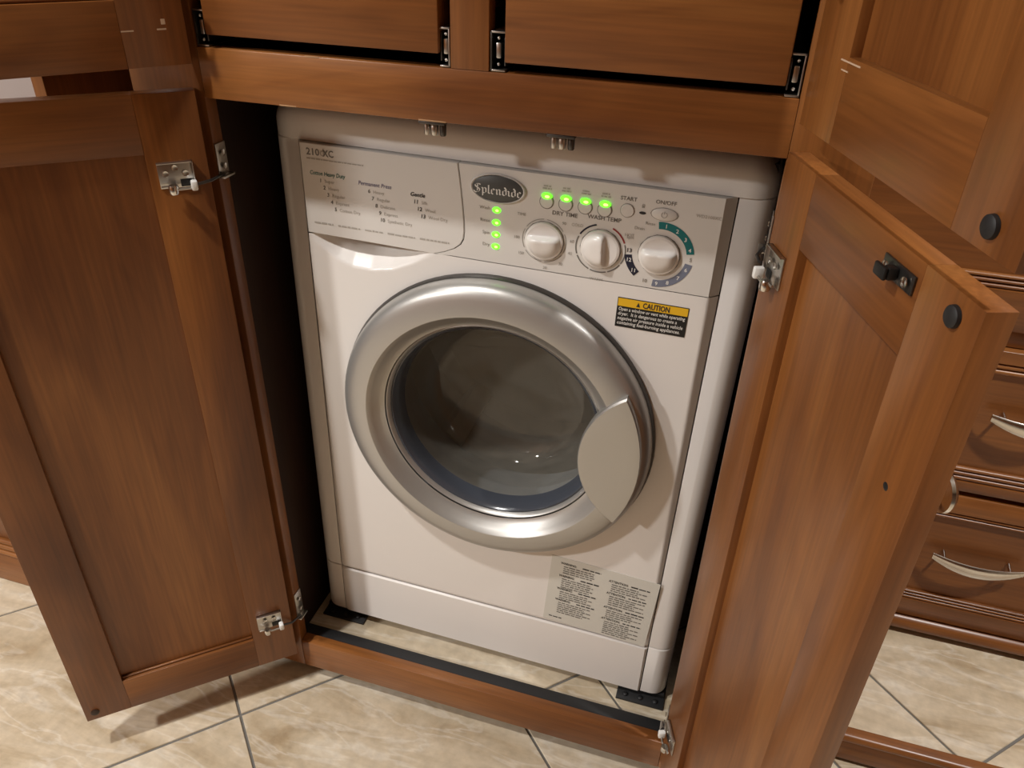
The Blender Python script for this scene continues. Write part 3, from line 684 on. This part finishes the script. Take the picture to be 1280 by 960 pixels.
# option buttons with lit crescents
for i, x in enumerate((0.0545, 0.0765, 0.0987, 0.1208)):
    b = lathe('option_button', [(0.0001, -0.0014), (0.0070, -0.0013), (0.0076, -0.0006), (0.0077, 0.003)], 'panel', wa, (x, 0, 0.7842), n=32)
    ringprint(0, 0, 0.0078, 0.0084, 'inkmid', 'button_gap', [(-215, 35)], b)
    l = lathe('button_light', [(0.0001, -0.0028), (0.0034, -0.0024), (0.0052, -0.0012), (0.0056, 0.0)], 'led', b, (0.0, -0.0006, 0.0067), n=22); l.scale = (1.12, 1, 0.66)
    c_ = lathe('light_core', [(0.0001, -0.0032), (0.0018, -0.0030), (0.0024, -0.0024)], 'led_core', b, (0.0008, -0.0006, 0.0068), n=14); c_.scale = (1.2, 1, 0.7)
    p = Print(); p.greek(x - 0.0055, 0.7985, 0.0105, 0.0019, 40 + i); p.greek(x - 0.0045, 0.8015, 0.0085, 0.0019, 50 + i); p.build('button_text', 'inklight', wa, PY)
b = lathe('start_button', [(0.0001, -0.0016), (0.0068, -0.0015), (0.0074, -0.0008), (0.0075, 0.003)], 'panel', wa, (0.1458, 0, 0.7872), n=32)
ringprint(0, 0, 0.0076, 0.0082, 'inkgrey', 'button_gap', [(0, 360)], b)
for t, x, z, k, bo_ in (('START', 0.1458, 0.7985, 0.0062, 0.01), ('ON/OFF', 0.1862, 0.7995, 0.0062, 0.01), ('DRY TIME', 0.0765, 0.7705, 0.0068, 0.012), ('WASH TEMP', 0.1215, 0.7722, 0.0068, 0.012)):
    p = Print(); p.text(t, x, z, k, align='CENTER', bold=bo_); p.build('control_text', 'inkmid', wa, PY)
p = Print(); p.poly([(0.1625 + 0.0038 * math.cos(t), 0.7868 + 0.0017 * math.sin(t)) for t in [2 * PI * k / 16 for k in range(16)]]); p.build('lock_lens', 'ink', wa, PY)
p = Print(); p.rect(0.1610, 0.1640, 0.7925, 0.7955); p.arc(0.1625, 0.7955, 0.0010, 0.0015, 0, 180, 8); p.build('lock_symbol', 'inkgrey', wa, PY)
bo = lathe('power_button', [(0.0001, -0.0018), (0.0128, -0.0016), (0.0140, -0.0008), (0.0142, 0.003)], 'panel', wa, (0.1862, 0, 0.7884), n=40); bo.scale = (1, 1, 0.50)
ringprint(0, 0, 0.0144, 0.0153, 'inkgrey', 'button_gap', [(0, 360)], bo)
p = Print(); p.arc(0, 0, 0.0028, 0.0034, 120, 420, 20); p.rect(-0.0003, 0.0003, 0.0008, 0.0040); o = p.build('power_symbol', 'inkgrey', bo, -0.0021); o.scale = (1, 1, 2.0)
p = Print(); p.text('WD2100XC', 0.2195, 0.7905, 0.0052); p.build('model_code', 'inklight', wa, PY)
# knobs
def knob(x, z, ang, R=0.0228):
    b = lathe('knob', [(R - 0.0030, -0.0046), (R - 0.0006, -0.0038), (R, -0.0024), (R, 0.0)], 'white', wa, (x, 0, z), n=48)
    bm = bmesh.new(); nr, na = 14, 56; R2 = R - 0.0026; rows = []
    def hgt(u, v):
        r = math.hypot(u, v) / R2; t = v / R2
        up_ = max(0, min(1, (0.36 - t) / 0.20)); up_ = up_ * up_ * (3 - 2 * up_)
        g = up_ * (1.0 if t > 0.05 else 1 - 0.55 * (0.05 - t) / 1.05)
        return -0.0044 - 0.0080 * g * max(0.0, 1 - r ** 5)
    c0 = bm.verts.new((0, hgt(0, 0), 0))
    for i in range(1, nr + 1):
        rr = R2 * i / nr; rows.append([bm.verts.new((rr * math.cos(2 * PI * k / na), hgt(rr * math.cos(2 * PI * k / na), rr * math.sin(2 * PI * k / na)), rr * math.sin(2 * PI * k / na))) for k in range(na)])
    for k in range(na): bm.faces.new((c0, rows[0][k], rows[0][(k + 1) % na]))
    for p_, q_ in zip(rows, rows[1:]):
        for k in range(na): bm.faces.new((p_[k], p_[(k + 1) % na], q_[(k + 1) % na], q_[k]))
    link('knob_grip', finish(bm, 'knob_grip', 70), 'white', b, (0, 0, 0), (0, -ang, 0))
    ringprint(0, 0, R + 0.0003, R + 0.0011, 'inkmid', 'knob_gap', [(0, 360)], b)
    return b
K1, K2, K3 = (0.0545, 0.7375), (0.1206, 0.7382), (0.1866, 0.7415)
knob(*K1, math.radians(3)); knob(*K2, math.radians(-86)); knob(*K3, math.radians(2))
ringprint(*K1, 0.0256, 0.0263, 'inkgrey', 'dial_ring', [(a + 4, a + 56) for a in range(-30, 330, 60)])
ringprint(*K2, 0.0276, 0.0294, 'navy', 'dial_arc', [(104, 150)]); ringprint(*K2, 0.0276, 0.0294, 'red', 'dial_arc', [(22, 66)])
ringprint(*K2, 0.0278, 0.0292, 'inkmid', 'dial_arc', [(156, 200), (204, 246), (250, 288), (292, 326), (330, 378)])
ringprint(*K3, 0.0302, 0.0385, 'teal', 'dial_arc', [(10, 98)]); ringprint(*K3, 0.0302, 0.0385, 'slate', 'dial_arc', [(-95, -10)]); ringprint(*K3, 0.0302, 0.0385, 'navy', 'dial_arc', [(188, 230)])
def around(c, r, items, size, mat, name, bold=0.015):
    p = Print()
    for a, t in items: p.text(t, c[0] + r * math.cos(math.radians(a)), c[1] + r * math.sin(math.radians(a)) - size * 0.35, size, align='CENTER', bold=bold)
    p.build(name, mat, wa, PY - 0.0002)
around(K3, 0.0343, [(84, '1'), (62, '2'), (40, '3'), (18, '4'), (-22, '6'), (-44, '7'), (-66, '8'), (-87, '9'), (198, '12'), (221, '11')], 0.0064, 'whiteink', 'dial_numbers')
around(K3, 0.0350, [(0, '5'), (-110, '10')], 0.0060, 'inkgrey', 'dial_numbers'); around(K3, 0.0335, [(179, '13')], 0.0066, 'ink', 'dial_numbers', 0.02)
around(K3, 0.0375, [(112, 'Rinse'), (132, 'Drain'), (155, 'Spin')], 0.0050, 'inkgrey', 'dial_text', 0)
around(K2, 0.0375, [(140, 'COLD'), (35, 'HOT'), (-92, 'WARM')], 0.0050, 'inklight', 'dial_text', 0)
around(K1, 0.0330, [(48, '90'), (8, '60'), (-18, '45'), (-50, '30'), (-85, '20'), (215, '150'), (180, '180')], 0.0050, 'inkgrey', 'dial_text', 0)
around(K1, 0.0400, [(135, 'TIME')], 0.0050, 'inkgrey', 'dial_text', 0)
# caution sticker
st = box('caution_sticker', 0.1474, 0.2299, -0.0006, -0.0001, 0.6450, 0.6830, 'black', wa, 0)
cx, cz = 0.18865, 0.6640
p = Print(); p.rect(-0.0405, 0.0405, 0.0082, 0.0182); p.build('caution_band', 'yellow', st, -0.0005)
p = Print(); p.text('CAUTION', -0.0115, 0.0098, 0.0098, bold=0.025, width=0.031); p.poly([(-0.0190, 0.0102), (-0.0145, 0.0102), (-0.01675, 0.0158)]); p.build('caution_heading', 'ink', st, -0.0009)
p = Print()
for i, (t, wd) in enumerate((('Open a window or vent while operating', 0.0775), ('dryer.  It is dangerous to create a', 0.0690), ('negative air pressure inside a vehicle', 0.0765), ('containing fuel-burning appliances.', 0.0740))):
    p.text(t, -0.0392, 0.0028 - 0.0060 * i, 0.0062, bold=0.012, width=wd, shear=0.12)
p.build('caution_text', 'whiteink', st, -0.0009)
# warning sticker in two languages
ws = box('warning_sticker', 0.1765 - 0.0815, 0.1765 + 0.0800, -0.0006, -0.0001, 0.1785 - 0.069, 0.1785 + 0.069, 'label_grey', wa, 0); ws.rotation_euler = (0, math.radians(2.4), 0)
q = 0
for col, word, x, zs in ((0, 'WARNING:', -0.066, ((0.0560, 4), (0.0300, 5), (0.0025, 4), (-0.0215, 6))), (1, 'ATTENTION:', 0.008, ((0.0470, 4), (0.0220, 5), (-0.0085, 4), (-0.0335, 7)))):
    for z, n in zs:
        h = Print(); g = Print()
        h.text(word, x, z, 0.0062, bold=0.025, width=0.024 if col == 0 else 0.029)
        h.greek(x + 0.033, z + 0.0004, 0.028, 0.0026, q); q += 1
        for i in range(n):
            g.greek(x + 0.005, z - 0.0052 - 0.0043 * i, 0.054 * (0.86 + 0.14 * math.sin(q * 3.1)), 0.0023, 100 + q); q += 1
        h.build('sticker_heading', 'ink', ws, -0.0005); g.build('sticker_paragraph', 'inkmid', ws, -0.0005)
h = Print(); h.greek(-0.072, -0.0605, 0.020, 0.0024, 7); h.build('sticker_code', 'ink', ws, -0.0005)
# round door
door = lathe('porthole_door', [(0.2110, 0.001), (0.2135, -0.002), (0.2142, -0.010), (0.2136, -0.017), (0.2115, -0.0230), (0.2075, -0.0280), (0.2020, -0.0312), (0.1950, -0.0333), (0.1860, -0.0348), (0.1770, -0.0356), (0.1740, -0.0356), (0.1725, -0.0345), (0.1680, -0.0290), (0.1620, -0.0225), (0.1575, -0.0185), (0.1545, -0.0170)], 'silver', wa, (DX, 0, DZ), n=128, smooth=24)
door['label'] = 'round silver porthole door with tinted glass'
lathe('door_seam', [(0.2115, 0.0006), (0.2165, 0.0004), (0.2172, -0.0040), (0.2146, -0.0085)], 'darksteel', door, n=96)
lathe('inner_ring', [(0.1545, -0.0150), (0.1528, -0.0158), (0.1505, -0.0140), (0.1480, -0.0050), (0.1470, 0.004)], 'silver', door, n=96)
lathe('bowl_rim', [(0.1495, -0.0090), (0.1465, -0.0095), (0.1430, -0.0050), (0.1400, 0.006), (0.1386, 0.016)], plain('blue_grey_rim', (0.055, 0.062, 0.078), 0.16), door, n=96, smooth=60)
dg_ = lathe('door_glass', [(0.1388, 0.015), (0.1355, 0.035), (0.1290, 0.062), (0.1190, 0.080), (0.1000, 0.090), (0.06, 0.0945), (0.0001, 0.0955)], 'glass', door, n=96, smooth=80)
if sum(p.normal.y * p.area for p in dg_.data.polygons) > 0: dg_.data.flip_normals()   # normals face the room
lathe('door_gasket', [(0.1485, 0.0045), (0.1560, 0.012), (0.1600, 0.030), (0.1500, 0.046), (0.1560, 0.060), (0.1620, 0.085), (0.1700, 0.11)], 'gasket', door, n=72, smooth=60)
lathe('door_liner', [(0.184, 0.004), (0.176, 0.012), (0.160, 0.0125)], 'gasket', door, n=72)
dm = lathe('drum', [(0.172, 0.105), (0.225, 0.112), (0.235, 0.125), (0.235, 0.30), (0.21, 0.325), (0.05, 0.332), (0.0001, 0.332)], 'drum', wa, (DX, 0, DZ - 0.005), n=72)
for k in range(3):
    a = PI / 2 + k * 2 * PI / 3 + 0.4
    o = box('drum_paddle', -0.02, 0.02, 0.13, 0.30, 0, 0.055, 'drum', dm, 0.012); o.location = (0.205 * math.cos(a), 0.215, 0.205 * math.sin(a)); o.rotation_euler = (0, -a - PI / 2, 0)
# door handle: leaf between an arc and the rim
def leaf():
    R = 0.2045; a1, a0 = math.radians(30.5), math.radians(-28.0)
    right = [(R * math.cos(a), R * math.sin(a)) for a in [a0 + (a1 - a0) * k / 20 for k in range(21)]]
    P1, P0 = Vector(right[-1]), Vector(right[0]); Pm = Vector((0.1235, 0.0))
    # circle through the three points
    ax, ay, bx, by, cx_, cy_ = P1.x, P1.y, Pm.x, Pm.y, P0.x, P0.y
    D = 2 * (ax * (by - cy_) + bx * (cy_ - ay) + cx_ * (ay - by))
    ux = ((ax**2 + ay**2) * (by - cy_) + (bx**2 + by**2) * (cy_ - ay) + (cx_**2 + cy_**2) * (ay - by)) / D
    uy = ((ax**2 + ay**2) * (cx_ - bx) + (bx**2 + by**2) * (ax - cx_) + (cx_**2 + cy_**2) * (bx - ax)) / D
    rr = math.hypot(ax - ux, ay - uy); t1 = math.atan2(ay - uy, ax - ux); t0 = math.atan2(cy_ - uy, cx_ - ux)
    if t1 < 0: t1 += 2 * PI
    if t0 < 0: t0 += 2 * PI
    left = [(ux + rr * math.cos(t), uy + rr * math.sin(t)) for t in [t1 + (t0 - t1) * k / 24 for k in range(1, 24)]]
    return right + left
LP = leaf(); lc = Vector((sum(p[0] for p in LP) / len(LP), sum(p[1] for p in LP) / len(LP)))
def lring(y, k): return [(lc.x + (x - lc.x) * k, y, lc.y + (z - lc.y) * k) for x, z in LP]
loft('door_handle', [lring(-0.0200, 0.97), lring(-0.0340, 1.0), lring(-0.0385, 0.995), lring(-0.0405, 0.965), lring(-0.0410, 0.85), lring(-0.0402, 0.5), lring(-0.0398, 0.15)], 'silver2', door, smooth=35)
# mounting plates under the feet
for i, (x0, x1, y0, lab) in enumerate(((-0.3040, -0.2255, -0.0055, 'black steel floor plate under the washer on the left'), (0.2245, 0.3005, -0.0125, 'black steel floor plate under the washer on the right'))):
    t = thing('mounting_plate', lab, 'bracket', ((x0 + x1) / 2, y0 + 0.05, DECK), group='floor plates under the washer feet')
    box('plate', -(x1 - x0) / 2, (x1 - x0) / 2, -0.05, 0.05, 0.0002, 0.004, 'rubber', t, 0.0008)
    box('upstand', -(x1 - x0) / 2 + 0.002, (x1 - x0) / 2 - 0.002, -0.030, 0.05, 0.0041, 0.0125, 'rubber', t, 0.001)
    for k in (-0.024, 0.0, 0.024):
        lathe('bolt', [(0.0001, 0.0028), (0.003, 0.0026), (0.0042, 0.0015), (0.0044, 0)], 'rubber', t, (k, -0.040, 0.0040), (PI / 2, 0, 0), n=12)
